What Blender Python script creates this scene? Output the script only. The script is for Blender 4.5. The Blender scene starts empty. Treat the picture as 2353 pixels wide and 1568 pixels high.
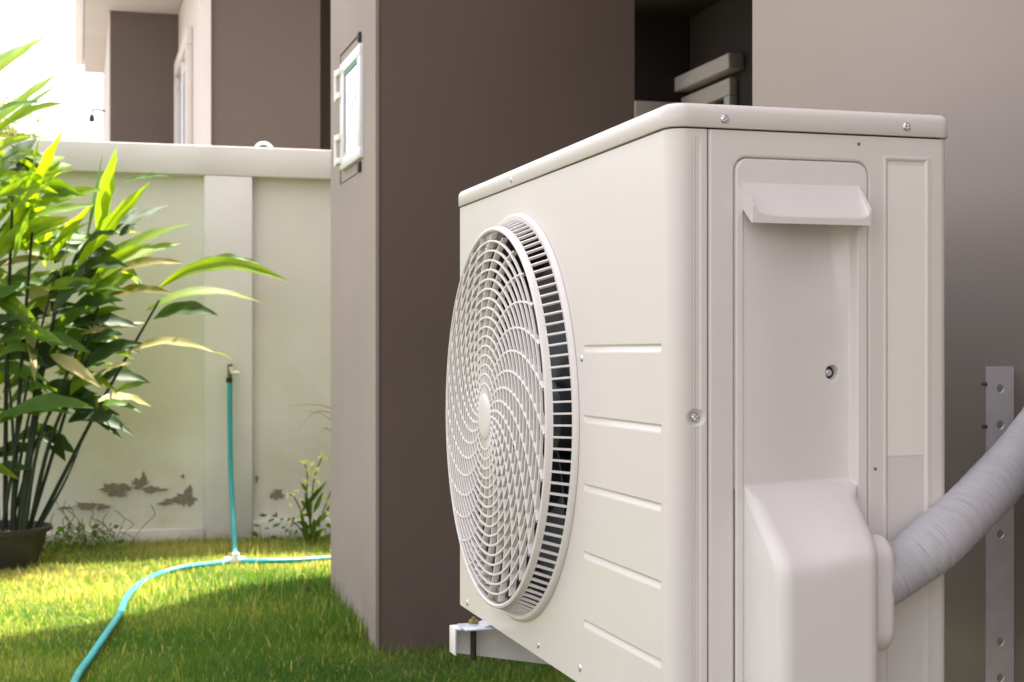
import bpy, bmesh, math, random
import numpy as np
from mathutils import Vector, Matrix
random.seed(7)
rng = np.random.default_rng(11)
R = math.radians
S = bpy.context.scene
COL = S.collection

# ------------------------------------------------------------------ camera
F, CX, HY, HC, TH = 3450.0, 1176.5, 812.0, 1.0, R(16.03)
SN, CS = math.sin(TH), math.cos(TH)
cam_d = bpy.data.cameras.new('camera')
cam = bpy.data.objects.new('camera', cam_d); COL.objects.link(cam)
cam.location = (0, 0, HC); cam.rotation_euler = (R(90), 0, -TH)
cam_d.sensor_width = 36; cam_d.lens = 36*F/2353
cam_d.shift_y = (HY-784)/2353
cam_d.clip_start = .05; cam_d.clip_end = 2000
cam_d.dof.use_dof = True; cam_d.dof.focus_distance = 1.95; cam_d.dof.aperture_fstop = 14
S.camera = cam
# ------------------------------------------------------------------ light
SUN_AZ = math.atan2(.76, .64)      # clockwise from +Y
SUN_EL = R(62)
W = bpy.data.worlds.new('World'); S.world = W; W.use_nodes = True
nt = W.node_tree; nt.nodes.clear()
sky = nt.nodes.new('ShaderNodeTexSky'); sky.sky_type = 'NISHITA'; sky.sun_disc = False
sky.sun_elevation = SUN_EL; sky.sun_rotation = SUN_AZ; sky.air_density = 1.0; sky.dust_density = 5.0; sky.ozone_density = .6
bg = nt.nodes.new('ShaderNodeBackground'); bg.inputs[1].default_value = .15
wo = nt.nodes.new('ShaderNodeOutputWorld')
hs = nt.nodes.new('ShaderNodeHueSaturation'); hs.inputs['Saturation'].default_value = .22     # hazy white sky
tn = nt.nodes.new('ShaderNodeMixRGB'); tn.blend_type = 'MULTIPLY'; tn.inputs[0].default_value = 1; tn.inputs[2].default_value = (1.03, .985, .995, 1)
nt.links.new(sky.outputs[0], hs.inputs['Color']); nt.links.new(hs.outputs[0], tn.inputs[1]); nt.links.new(tn.outputs[0], bg.inputs[0]); nt.links.new(bg.outputs[0], wo.inputs[0])
sun_d = bpy.data.lights.new('sun', 'SUN'); sun_d.energy = 5.0; sun_d.angle = R(.5); sun_d.color = (1, .94, .84)
sun = bpy.data.objects.new('sun', sun_d); COL.objects.link(sun)
sv = Vector((math.sin(SUN_AZ)*math.cos(SUN_EL), math.cos(SUN_AZ)*math.cos(SUN_EL), math.sin(SUN_EL)))
sun.rotation_euler = sv.to_track_quat('Z', 'Y').to_euler()
S.view_settings.view_transform = 'Standard'; S.view_settings.look = 'None'
S.view_settings.gamma = 1; S.view_settings.use_curve_mapping = False
S.view_settings.exposure = 2.08
S.render.engine = 'CYCLES'
S.cycles.max_bounces = 8

# ------------------------------------------------------------------ measuring helpers (photo measurements -> metres)
def atY(x, y, Y):
    a = math.atan((x-CX)/F)+TH; X = Y*math.tan(a); Z = X*SN+Y*CS
    return Vector((X, Y, HC-(y-HY)/F*Z))
def atX(x, y, X):
    a = math.atan((x-CX)/F)+TH; Y = X/math.tan(a); Z = X*SN+Y*CS
    return Vector((X, Y, HC-(y-HY)/F*Z))
def ground(x, y, z=0.):
    Z = (HC-z)*F/(y-HY); Xc = (x-CX)/F*Z
    return Vector((Xc*CS+Z*SN, Z*CS-Xc*SN, z))

# ------------------------------------------------------------------ materials
MATS = {}
def mat(name, col, rough=.6, var=0., vscale=6., bump=0., bscale=200., metal=0., spec=.5, col2=None, coat=0.,
        detail=5, trans=0., tcol=None, attr=False, ramp=None, stretch=None):
    m = bpy.data.materials.new(name); m.use_nodes = True; n = m.node_tree.nodes; L = m.node_tree.links
    p = n['Principled BSDF']; out = n['Material Output']
    p.inputs['Roughness'].default_value = rough; p.inputs['Metallic'].default_value = metal
    p.inputs['Specular IOR Level'].default_value = spec; p.inputs['Coat Weight'].default_value = coat
    tc = n.new('ShaderNodeTexCoord')
    vec = tc.outputs['Object']
    if stretch:
        mp = n.new('ShaderNodeMapping'); mp.inputs['Scale'].default_value = stretch
        L.new(vec, mp.inputs[0]); vec = mp.outputs[0]
    c2 = col2 or tuple(max(0, c*(1-var)) for c in col)
    colout = None
    if attr:
        at = n.new('ShaderNodeAttribute'); at.attribute_name = 'tone'
        cr = n.new('ShaderNodeValToRGB'); el = cr.color_ramp.elements
        el[0].position = ramp[0][0]; el[0].color = (*ramp[0][1], 1)
        el[1].position = ramp[-1][0]; el[1].color = (*ramp[-1][1], 1)
        for q, c in ramp[1:-1]:
            e = el.new(q); e.color = (*c, 1)
        L.new(at.outputs['Fac'], cr.inputs[0]); colout = cr.outputs[0]
    elif var > 0 or col2:
        no = n.new('ShaderNodeTexNoise'); no.inputs['Scale'].default_value = vscale; no.inputs['Detail'].default_value = detail
        cr = n.new('ShaderNodeValToRGB'); cr.color_ramp.elements[0].position = .35; cr.color_ramp.elements[1].position = .68
        cr.color_ramp.elements[0].color = (*col, 1); cr.color_ramp.elements[1].color = (*c2, 1)
        L.new(vec, no.inputs['Vector']); L.new(no.outputs[0], cr.inputs[0]); colout = cr.outputs[0]
    if colout: L.new(colout, p.inputs['Base Color'])
    else: p.inputs['Base Color'].default_value = (*col, 1)
    if bump > 0:
        nb = n.new('ShaderNodeTexNoise'); nb.inputs['Scale'].default_value = bscale; nb.inputs['Detail'].default_value = 4
        b = n.new('ShaderNodeBump'); b.inputs['Strength'].default_value = .5; b.inputs['Distance'].default_value = bump
        L.new(vec, nb.inputs['Vector']); L.new(nb.outputs[0], b.inputs['Height']); L.new(b.outputs[0], p.inputs['Normal'])
    if trans > 0:
        t = n.new('ShaderNodeBsdfTranslucent'); mx = n.new('ShaderNodeMixShader'); mx.inputs[0].default_value = trans
        if tcol: t.inputs[0].default_value = (*tcol, 1)
        elif colout:
            g = n.new('ShaderNodeMixRGB'); g.blend_type = 'MULTIPLY'; g.inputs[0].default_value = 1
            g.inputs[2].default_value = (1.85, 1.7, .60, 1); L.new(colout, g.inputs[1]); L.new(g.outputs[0], t.inputs[0])
        L.new(p.outputs[0], mx.inputs[1]); L.new(t.outputs[0], mx.inputs[2]); L.new(mx.outputs[0], out.inputs[0])
    MATS[name] = m
    return m
beige = mat('beige_plaster', (.36, .303, .272), .85, .10, 1.3, .0004, 260)
brown = mat('brown_plaster', (.172, .121, .100), .85, .14, 1.1, .0005, 260)
brown_far = mat('brown_plaster_neighbour', (.115, .088, .076), .85, .10, .8, .0015, 150)
trimw = mat('pale_trim_plaster', (.60, .555, .53), .8, .08, 1.5, .001, 200)
fencem = mat('fence_plaster', (.84, .81, .78), .85, .13, 1.7, .0015, 180)
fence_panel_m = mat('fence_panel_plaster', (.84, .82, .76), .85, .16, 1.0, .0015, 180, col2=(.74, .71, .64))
paint = mat('ac_paint', (.695, .640, .625), .38, .035, 2.2, .00012, 900, coat=.08, col2=(.675, .635, .59))
plastic = mat('ac_plastic', (.72, .672, .658), .42, .03, 14, .00008, 1200)
sticker_m = mat('sticker', (.80, .745, .705), .5)
shroud_m = mat('shroud', (.03, .03, .032), .5)
coil_m = mat('coil', (.02, .028, .04), .35, metal=.3)
blade_m = mat('fan_plastic', (.030, .038, .050), .4, .1, 20)
steel = mat('screw_steel', (.62, .62, .66), .28, metal=.95)
def stain_tint(m, z0, z1, col, amount=.8, scale=3.):
    n = m.node_tree.nodes; L = m.node_tree.links; p = n['Principled BSDF']
    g = n.new('ShaderNodeNewGeometry'); sp = n.new('ShaderNodeSeparateXYZ'); L.new(g.outputs['Position'], sp.inputs[0])
    no = n.new('ShaderNodeTexNoise'); no.inputs['Scale'].default_value = scale; no.inputs['Detail'].default_value = 8; no.inputs['Roughness'].default_value = .65; L.new(g.outputs['Position'], no.inputs['Vector'])
    mr = n.new('ShaderNodeMapRange'); mr.inputs['From Min'].default_value = z1; mr.inputs['From Max'].default_value = z0; L.new(sp.outputs[2], mr.inputs[0])
    mu = n.new('ShaderNodeMath'); mu.operation = 'MULTIPLY'; L.new(mr.outputs[0], mu.inputs[0])
    r2 = n.new('ShaderNodeMapRange'); r2.inputs['From Min'].default_value = .38; r2.inputs['From Max'].default_value = .68; L.new(no.outputs[0], r2.inputs[0]); L.new(r2.outputs[0], mu.inputs[1])
    m2 = n.new('ShaderNodeMath'); m2.operation = 'MULTIPLY'; m2.inputs[1].default_value = amount; L.new(mu.outputs[0], m2.inputs[0])
    mx = n.new('ShaderNodeMixRGB'); mx.inputs[2].default_value = (*col, 1); L.new(m2.outputs[0], mx.inputs[0])
    src = p.inputs['Base Color'].links[0].from_socket if p.inputs['Base Color'].links else None
    if src: L.new(src, mx.inputs[1])
    else: mx.inputs[1].default_value = p.inputs['Base Color'].default_value
    L.new(mx.outputs[0], p.inputs['Base Color'])
def specks(m, scale=26., size=.05, col=(.16, .13, .10)):
    n = m.node_tree.nodes; L = m.node_tree.links; p = n['Principled BSDF']
    tc = n.new('ShaderNodeTexCoord'); v = n.new('ShaderNodeTexVoronoi'); v.inputs['Scale'].default_value = scale; L.new(tc.outputs['Object'], v.inputs['Vector'])
    lt = n.new('ShaderNodeMath'); lt.operation = 'LESS_THAN'; lt.inputs[1].default_value = size; L.new(v.outputs['Distance'], lt.inputs[0])
    mx = n.new('ShaderNodeMixRGB'); mx.inputs[2].default_value = (*col, 1); L.new(lt.outputs[0], mx.inputs[0])
    L.new(p.inputs['Base Color'].links[0].from_socket, mx.inputs[1]); L.new(mx.outputs[0], p.inputs['Base Color'])
stain_tint(fence_panel_m, -.05, 1.5, (.50, .48, .30), .7, 1.7); stain_tint(fencem, -.05, .45, (.40, .37, .27), .6, 3.2)  # wall panels: blotchy olive tint, stronger towards the foot
stain_tint(beige, -.1, .35, (.20, .17, .12), .6, 5.); stain_tint(brown, -.1, .3, (.10, .08, .055), .6, 5.)
specks(paint, 11., .022); specks(plastic, 13., .028)
rail_m = mat('bracket_paint', (.80, .77, .79), .45, .12, 25, .0002, 300)
dark_m = mat('dark_rubber', (.03, .027, .025), .7)
brass = mat('brass', (.30, .22, .08), .5, .4, 60, metal=.6)
foot_m = mat('zinc_foot', (.60, .64, .72), .35, .3, 12, metal=.3)
tape = mat('pipe_tape', (.50, .48, .51), .62, .2, 40)
def crinkle(m):
    n = m.node_tree.nodes; L = m.node_tree.links; p = n['Principled BSDF']
    a = n.new('ShaderNodeAttribute'); a.attribute_name = 'along'; b = n.new('ShaderNodeAttribute'); b.attribute_name = 'around'
    c = n.new('ShaderNodeCombineXYZ'); L.new(a.outputs['Fac'], c.inputs[0]); L.new(b.outputs['Fac'], c.inputs[1])
    mp = n.new('ShaderNodeMapping'); mp.inputs['Scale'].default_value = (26, 1.6, 1); L.new(c.outputs[0], mp.inputs[0])
    no = n.new('ShaderNodeTexNoise'); no.inputs['Scale'].default_value = 1; no.inputs['Detail'].default_value = 5; no.inputs['Roughness'].default_value = .65; L.new(mp.outputs[0], no.inputs['Vector'])
    bp = n.new('ShaderNodeBump'); bp.inputs['Strength'].default_value = .8; bp.inputs['Distance'].default_value = .0013; L.new(no.outputs[0], bp.inputs['Height']); L.new(bp.outputs[0], p.inputs['Normal'])
    n2 = n.new('ShaderNodeTexNoise'); n2.inputs['Scale'].default_value = 1.2; n2.inputs['Detail'].default_value = 6; L.new(mp.outputs[0], n2.inputs['Vector'])
    cr = n.new('ShaderNodeValToRGB'); e = cr.color_ramp.elements; e[0].position = .33; e[0].color = (.26, .24, .24, 1); e[1].position = .43; e[1].color = (.53, .51, .545, 1)
    L.new(n2.outputs[0], cr.inputs[0]); L.new(cr.outputs[0], p.inputs['Base Color'])
crinkle(tape)
pvc = mat('white_pvc', (.80, .80, .82), .35, .03, 20)
pvcglass = mat('milky_pane', (.72, .70, .78), .12)
wire_m = mat('grey_wire', (.42, .38, .42), .6)
green_m = mat('green_strip', (.03, .22, .12), .5)
window_glass = mat('window_glass', (.03, .035, .045), .06, spec=.9)
winpane = mat('pale_window_pane', (.50, .52, .60), .15)
hose_m = mat('turquoise_hose', (.04, .40, .43), .38, .15, 12)
conn_m = mat('hose_connector', (.85, .85, .80), .4)
chrome = mat('tap_metal', (.65, .62, .55), .3, .2, 60, metal=.7)
rust = mat('rusty_pipe', (.28, .17, .09), .7, .4, 80)
patch_m = mat('bare_render', (.30, .25, .20), .95, .25, 30, .001, 200)
potm = mat('black_pot', (.035, .030, .032), .5, .2, 20)
soil = mat('potting_soil', (.13, .10, .095), .95, .5, 40, .006, 60)
lawn_soil = mat('lawn_soil', (.075, .095, .025), .95, .45, 25, .01, 60, col2=(.10, .085, .04))
far_ground = mat('far_ground', (.16, .145, .12), .95, .3, .8)
roofm = mat('roof_tile', (.20, .15, .13), .7, .2, 8)
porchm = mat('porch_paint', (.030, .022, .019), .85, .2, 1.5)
grass_ramp = [(0, (.050, .140, .020)), (.34, (.095, .20, .034)), (.55, (.175, .26, .045)), (.75, (.38, .38, .13)), (1, (.62, .52, .26))]
grass_m = mat('grass_blade', (0, 0, 0), .55, trans=.42, attr=True, ramp=grass_ramp, spec=.25)
def leafmat(name, c, c2, tr, rough=.5, vs=9, tc=None):
    return mat(name, c, rough, 0.01, vs, .0012, 70, trans=tr, col2=c2, spec=.28, tcol=tc)
LM = {0: leafmat('leaf_bright', (.13, .225, .010), (.19, .28, .013), .60, tc=(.33, .48, .006)),
      1: leafmat('leaf_mid', (.05, .125, .014), (.09, .17, .024), .42, tc=(.22, .38, .008)),
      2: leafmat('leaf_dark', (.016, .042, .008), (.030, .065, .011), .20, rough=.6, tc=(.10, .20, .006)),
      3: leafmat('leaf_dry', (.42, .36, .17), (.30, .30, .10), .40, tc=(.55, .50, .22)),
      4: leafmat('leaf_scorched', (.20, .15, .02), (.045, .085, .012), .35, vs=38, tc=(.30, .30, .012))}
cane_m = mat('cane', (.014, .027, .005), .75, .3, 15)
flower_m = mat('pale_flower', (.74, .76, .36), .6, trans=.45, var=.1)
crown_m = mat('far_foliage', (.16, .19, .03), .6, .4, 2, trans=.4)

# ------------------------------------------------------------------ object helpers
def rootloc(p):
    v = Vector((0, 0, 0))
    while p is not None:
        v += p.location; p = p.parent
    return v
def link(name, me, m, parent=None, smooth=True, sharp=35):
    o = bpy.data.objects.new(name, me); COL.objects.link(o)
    if m and not me.materials: me.materials.append(m)
    if parent is not None: o.parent = parent
    return o
def finish(bm, name, m, parent=None, smooth=True, sharp=35):
    if parent is not None:
        bmesh.ops.translate(bm, vec=-rootloc(parent), verts=bm.verts)
    bmesh.ops.recalc_face_normals(bm, faces=bm.faces)
    if smooth:
        for f in bm.faces: f.smooth = True
        lim = R(sharp)
        for e in bm.edges:
            if len(e.link_faces) == 2 and e.calc_face_angle(0) > lim: e.smooth = False
    me = bpy.data.meshes.new(name); bm.to_mesh(me); bm.free()
    return link(name, me, m, parent)
def tag(o, label, cat, group=None):
    o['label'] = label; o['category'] = cat
    if group: o['group'] = group
    return o
def kind(o, k): o['kind'] = k; return o
def thing(name, loc, label, cat, group=None):
    o = bpy.data.objects.new(name, None); COL.objects.link(o); o.location = loc
    o.empty_display_size = .1
    return tag(o, label, cat, group)
def box(bm, x0, x1, y0, y1, z0, z1, bev=0., seg=2):
    b = bmesh.new(); bmesh.ops.create_cube(b, size=1)
    for v in b.verts:
        v.co = Vector(((x0+x1)/2+v.co.x*(x1-x0), (y0+y1)/2+v.co.y*(y1-y0), (z0+z1)/2+v.co.z*(z1-z0)))
    if bev > 0: bmesh.ops.bevel(b, geom=b.edges[:], offset=bev, segments=seg, affect='EDGES', profile=.5)
    merge(bm, b)
def merge(bm, b):
    me = bpy.data.meshes.new('tmp'); b.to_mesh(me); b.free(); bm.from_mesh(me); bpy.data.meshes.remove(me)
def boxo(name, a, m, parent=None, bev=.0, seg=2):
    bm = bmesh.new(); box(bm, *a, bev=bev, seg=seg); return finish(bm, name, m, parent)
def prism(bm, pts, f0, f1, bev=0):
    """pts 2-D list; f0/f1 map a 2-D point to the 3-D start and end."""
    b = bmesh.new()
    A = [b.verts.new(f0(p)) for p in pts]; B = [b.verts.new(f1(p)) for p in pts]
    b.faces.new(A); b.faces.new(B[::-1])
    n = len(pts)
    for i in range(n): b.faces.new((A[i], B[i], B[(i+1) % n], A[(i+1) % n]))
    bmesh.ops.recalc_face_normals(b, faces=b.faces)
    if bev: bmesh.ops.bevel(b, geom=b.edges[:], offset=bev, segments=2, affect='EDGES', profile=.5)
    merge(bm, b)
def catmull(pts, n=8):
    P = [Vector(p) for p in pts]; P = [P[0]*2-P[1]]+P+[P[-1]*2-P[-2]]; out = []
    for i in range(1, len(P)-2):
        a, b, c, d = P[i-1:i+3]
        for k in range(n):
            t = k/n
            out.append(.5*((2*b)+(-a+c)*t+(2*a-5*b+4*c-d)*t*t+(-a+3*b-3*c+d)*t**3))
    out.append(P[-2]); return out
def tube(bm, pts, r, seg=8, cap=True, rf=None):
    rings = []; up = Vector((0, 0, 1))
    for i, p in enumerate(pts):
        t = (pts[min(i+1, len(pts)-1)]-pts[max(i-1, 0)]).normalized()
        if i == 0:
            s = t.cross(up)
            if s.length < .1: s = t.cross(Vector((1, 0, 0)))
            s.normalize()
        else:
            s = (s-t*s.dot(t)).normalized()
        u = s.cross(t)
        rr = r[i] if isinstance(r, (list, tuple)) else r
        ring = []
        for k in range(seg):
            a = 2*math.pi*k/seg; q = rr*(rf(i, a) if rf else 1)
            ring.append(bm.verts.new(p+s*math.cos(a)*q+u*math.sin(a)*q))
        rings.append(ring)
    for i in range(len(rings)-1):
        for k in range(seg):
            bm.faces.new((rings[i][k], rings[i][(k+1) % seg], rings[i+1][(k+1) % seg], rings[i+1][k]))
    if cap: bm.faces.new(rings[0][::-1]); bm.faces.new(rings[-1])
def lathe(bm, prof, seg, mtx):
    """prof: list of (radius, height) ; axis is local z; mtx maps to the place."""
    rings = [[bm.verts.new(mtx @ Vector((r*math.cos(2*math.pi*k/seg), r*math.sin(2*math.pi*k/seg), h))) for k in range(seg)] for r, h in prof]
    for i in range(len(rings)-1):
        for k in range(seg):
            bm.faces.new((rings[i][k], rings[i][(k+1) % seg], rings[i+1][(k+1) % seg], rings[i+1][k]))
    return rings
def npmesh(name, V, Fq, m, parent=None, smooth=True, attr=None):
    me = bpy.data.meshes.new(name)
    V = np.asarray(V, dtype=np.float32)
    if parent is not None: V = V-np.array(rootloc(parent), dtype=np.float32)
    Fq = np.asarray(Fq, dtype=np.int32); k = Fq.shape[1]
    me.vertices.add(len(V)); me.vertices.foreach_set('co', V.ravel())
    me.loops.add(Fq.size); me.loops.foreach_set('vertex_index', Fq.ravel())
    me.polygons.add(len(Fq)); me.polygons.foreach_set('loop_start', np.arange(len(Fq), dtype=np.int32)*k)
    me.update(calc_edges=True)
    me.polygons.foreach_set('use_smooth', np.full(len(Fq), smooth))
    if attr is not None:
        a = me.attributes.new('tone', 'FLOAT', 'POINT'); a.data.foreach_set('value', np.asarray(attr, dtype=np.float32))
    me.update(); me.validate()
    return link(name, me, m, parent)
def grid(name, us, vs, fn, m, parent=None, flip=False, mask=None):
    U, Vv = np.meshgrid(us, vs, indexing='ij'); P = fn(U, Vv)
    V = np.stack([p.ravel() for p in P], 1); nu, nv = len(us), len(vs)
    idx = np.arange(nu*nv).reshape(nu, nv)
    q = np.stack([idx[:-1, :-1], idx[1:, :-1], idx[1:, 1:], idx[:-1, 1:]], -1)
    if mask is not None:
        mk = mask(.5*(U[:-1, :-1]+U[1:, 1:]), .5*(Vv[:-1, :-1]+Vv[1:, 1:])); q = q[mk]
    q = q.reshape(-1, 4)
    if flip: q = q[:, ::-1]
    return npmesh(name, V, q, m, parent)
def ss(x):
    x = np.clip(x, 0, 1); return x*x*(3-2*x)

# ================================================================== SETTING
bm = bmesh.new(); bmesh.ops.create_grid(bm, x_segments=4, y_segments=4, size=300, matrix=Matrix.Translation((0, 0, -.06)))
kind(finish(bm, 'ground', far_ground), 'structure')
bm = bmesh.new(); box(bm, -6, 3.3, -4, 8.2, -.09, -.025)
kind(finish(bm, 'lawn', lawn_soil), 'structure')

bm = bmesh.new(); box(bm, .74, 1.165, -3.9, 2.49, -.08, -.006, bev=.006)
kind(finish(bm, 'path', mat('apron_concrete', (.20, .17, .155), .9, .3, 9, .003, 60)), 'structure')
# ------------------------------------------------------------------ house
XB, XP = 1.17, .97
house = thing('house', (2.5, 4, 0), 'two tone brown and beige plastered house beside the lawn with a dark recessed porch', 'house')
boxo('side_wall', (XB, 6.0, -4, 2.498, 0, 6.6), beige, house, .004)
# pillar wall: beige garden face, brown face toward the porch
boxo('front_wall', (XP+.012, 1.915, 5.07, 6.02, -.12, 2.95), brown, house)
# garden face with the cabinet niche cut out of it
bm = bmesh.new()
cabA, cabB = atX(780, 129, XP), atX(832, 392, XP)
ny0, ny1 = atX(830, 71, XP).y, atX(781, 129, XP).y      # near, far edge of the frame outline
nz1, nz0 = (atX(780, 129, XP).z+atX(830, 71, XP).z)/2, (atX(782, 427, XP).z+atX(832, 392, XP).z)/2
ys = [5.066, ny0, ny1, 6.024]; zs = [-.12, nz0, nz1, 2.95]
for i in range(3):
    for j in range(3):
        if i == 1 and j == 1: continue
        box(bm, XP, XP+.0118, ys[i], ys[i+1], zs[j], zs[j+1])
bmesh.ops.remove_doubles(bm, verts=bm.verts, dist=1e-5)
finish(bm, 'pillar_face', beige, house, smooth=False)
boxo('rear_wall', (1.22, 1.90, 6.022, 6.82, 0, 2.95), brown, house)
boxo('upper_storey', (XB+.002, 6.0, 2.5, 6.82, 2.952, 6.6), beige, house)
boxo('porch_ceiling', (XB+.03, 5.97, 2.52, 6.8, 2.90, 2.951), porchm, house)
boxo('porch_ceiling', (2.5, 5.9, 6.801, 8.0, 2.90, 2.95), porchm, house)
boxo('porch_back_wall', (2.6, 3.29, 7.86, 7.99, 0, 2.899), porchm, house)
boxo('added_shade_pier', (.99, 1.169, -.6, 1.34, 0, 6.59), beige, house, .004)  # added unseen pier, keeps light out of the gap behind the unit
XR = 3.3
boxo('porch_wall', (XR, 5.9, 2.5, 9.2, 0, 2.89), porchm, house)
bm = bmesh.new(); box(bm, .4, 6.4, -4.3, 2.0, 6.602, 6.75); box(bm, 1.05, 6.4, 2.0, 7.05, 6.602, 6.75)
finish(bm, 'roof', roofm, house)
# porch window with hood
XH = XR-.09
hy0, hy1 = atX(1674, 120, XH).y, atX(1543, 190, XH).y
zt = atX(1703, 107, XH).z; zb = atX(1703, 145, XH).z
boxo('window_hood', (XR-.09, XR-.001, hy0, hy1, zb, zt), trimw, house, .01)
win = None
wy0, wy1 = atX(1676, 180, XR-.05).y, atX(1560, 222, XR-.05).y
wz = atX(1695, 170, XR-.05).z
bm = bmesh.new(); t = .09
box(bm, XR-.05, XR-.002, wy0, wy1, wz-t, wz, .006); box(bm, XR-.05, XR-.002, wy0, wy0+t*.8, wz-1.3, wz-t-.001, .006)
box(bm, XR-.05, XR-.002, wy1-t*.8, wy1, wz-1.3, wz-t-.001, .006); box(bm, XR-.05, XR-.002, wy0, wy1, wz-1.3-t, wz-1.301, .006)
win = finish(bm, 'window', trimw, house)
boxo('sash', (XR-.03, XR-.012, wy0+t*.8, wy1-t*.8, wz-t-.09, wz-t-.045), trimw, win)
boxo('pane', (XR-.012, XR-.004, wy0+t*.8, wy1-t*.8, wz-1.3, wz-t), window_glass, win)
# pale wall stub closing the porch at the back
p0 = atY(1467, 231, 7.75)
boxo('porch_end_wall', (p0.x-.02, 3.29, 7.75, 7.85, 0, p0.z), trimw, house, .01)

# ------------------------------------------------------------------ boundary wall
FY = 8.2
fence = thing('boundary_wall', (0, FY, 0), 'pale plastered garden wall with recessed panels and a flat coping behind the lawn', 'wall')
ft = 2.115; cl = atY(470, 402, FY).z
px0, px1 = atY(470, 700, FY).x, atY(580, 700, FY).x
bm = bmesh.new()
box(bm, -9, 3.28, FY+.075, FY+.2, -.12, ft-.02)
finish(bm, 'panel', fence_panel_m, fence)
boxo('coping', (-9, 3.28, FY-.002, FY+.22, cl, ft), fencem, fence, .004)
sp = 2.3
for k, q in enumerate([0, -1, -2, -3]):
    boxo('pilaster', (px0+q*sp, px1+q*sp, FY, FY+.074, -.1, cl-.001), fencem, fence, .006)
boxo('plinth', (-9, px0-.001, FY+.02, FY+.074, -.1, .06), fencem, fence, .012)
boxo('plinth', (px1+.001, 3.28, FY+.02, FY+.074, -.1, .09), fencem, fence, .012)
def patch(x, y, w, h, seed):
    r_ = random.Random(seed); n = 34; bm = bmesh.new(); vs = []
    c = atY(x, y, FY+.071-.0006*(seed % 5)); s_ = 7.95/F
    for k in range(n):
        a = 2*math.pi*k/n; q = .55+.6*r_.random()*(1 if k % 2 else .55)+.15*math.sin(3*a+seed)
        vs.append(bm.verts.new((c.x+math.cos(a)*w*s_*.5*q, c.y, c.z+math.sin(a)*h*s_*.5*q)))
    top = bm.faces.new(vs); ex = bmesh.ops.extrude_face_region(bm, geom=[top])
    for v in ex['geom']:
        if isinstance(v, bmesh.types.BMVert): v.co.y += .0037
    finish(bm, 'bare_patch', patch_m, fence, smooth=False)
for i, a in enumerate([(268, 1125, 72, 40), (320, 1112, 40, 32), (350, 1126, 62, 20), (330, 1100, 16, 36), (430, 1143, 50, 52), (402, 1150, 60, 18),
                       (378, 1158, 40, 8), (200, 1163, 60, 24), (235, 1165, 36, 18), (150, 1168, 40, 8), (637, 1137, 40, 30), (420, 1095, 9, 12), (491, 1097, 5, 6), (590, 1100, 10, 20)]):
    patch(*a, i)

# ------------------------------------------------------------------ neighbour's house
nb = thing('neighbour_house', (1.0, 14, 0), 'brown and pale plastered neighbouring house with a pale eave rising above the garden wall', 'house')
YA, YB_ = 10.5, 13.2
xa0, xa1 = atY(467, 100, YA).x, atY(736, 100, YA).x
xb0 = atY(250, 100, YB_).x; xa_b = atY(411, 100, YB_).x
ZS = atY(300, 27, YB_).z
boxo('front_wall', (xa0+.012, xa1, YA, YB_+3, 0, ZS-.002), brown_far, nb)
boxo('side_face', (xa0, xa0+.0115, YA-.002, YB_-.001, 0, ZS-.003), trimw, nb)
boxo('corner_trim', (xa0-.02, xa0+.05, YA-.03, YA-.003, 0, ZS-.003), trimw, nb)
boxo('rear_wall', (xb0+.012, xa0-.001, YB_, YB_+3.6, 0, ZS-.002), brown_far, nb)
boxo('rear_side_face', (xb0, xb0+.0115, YB_-.002, YB_+3.6, 0, ZS-.003), trimw, nb)
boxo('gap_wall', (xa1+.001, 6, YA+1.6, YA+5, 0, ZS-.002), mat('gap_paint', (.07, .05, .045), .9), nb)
ov = atY(193, 170, 16.2).x
boxo('eave', (ov, xa0-.005, 10.9, 16.2, ZS, ZS+.16), trimw, nb, .01)
boxo('eave', (xa0-.0045, 6.4, 10.1, 18, ZS, ZS+.16), trimw, nb, .01)
boxo('gutter', (ov-.09, ov-.002, 10.9, 16.0, ZS+.03, ZS+.17), pvc, nb, .02)
bm = bmesh.new(); prism(bm, [(ov-.05, ZS+.161), (3.2, ZS+1.5), (6.4, ZS+.161)], lambda p: (p[0], 10.95, p[1]), lambda p: (p[0], 16.3, p[1]))
finish(bm, 'roof', roofm, nb)
# window in the side face
wa, wb = atX(441, 85, xa0), atX(411, 140, xa0)
wy_0, wy_1 = wa.y-.1, wb.y-.15; wzt = (wa.z+wb.z)/2
bm = bmesh.new(); fw = .13
box(bm, xa0-.05, xa0-.001, wy_0, wy_1, wzt-fw, wzt, .01); box(bm, xa0-.05, xa0-.001, wy_0, wy_0+fw, wzt-1.6, wzt-fw-.001, .01)
box(bm, xa0-.05, xa0-.001, wy_1-fw, wy_1, wzt-1.6, wzt-fw-.001, .01)
nw = finish(bm, 'window', trimw, nb)
bm = bmesh.new(); box(bm, xa0-.03, xa0-.015, wy_0+fw, wy_1-fw, wzt-1.6, wzt-fw-.12)
finish(bm, 'pane', winpane, nw)
boxo('sash', (xa0-.038, xa0-.012, (wy_0+wy_1)/2-.03, (wy_0+wy_1)/2+.03, wzt-1.6, wzt-fw-.001), pvc, nw)
# small lamp on the neighbour's corner
lp = atY(211, 272, 15.2)
lamp = thing('wall_lamp', lp, 'small dark lamp on a thin bracket at the far corner of the neighbouring house', 'lamp')
bm = bmesh.new(); lathe(bm, [(0.001, .035), (.02, .03), (.026, .0), (.028, -.03), (.001, -.04)], 12, Matrix.Translation(lp)); finish(bm, 'lamp_shade', dark_m, lamp)
bm = bmesh.new(); tube(bm, catmull([lp+Vector((0, 0, .035)), lp+Vector((.02, 0, .09)), lp+Vector((.16, .02, .07))], 4), .009, 6); finish(bm, 'bracket', dark_m, lamp)
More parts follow.
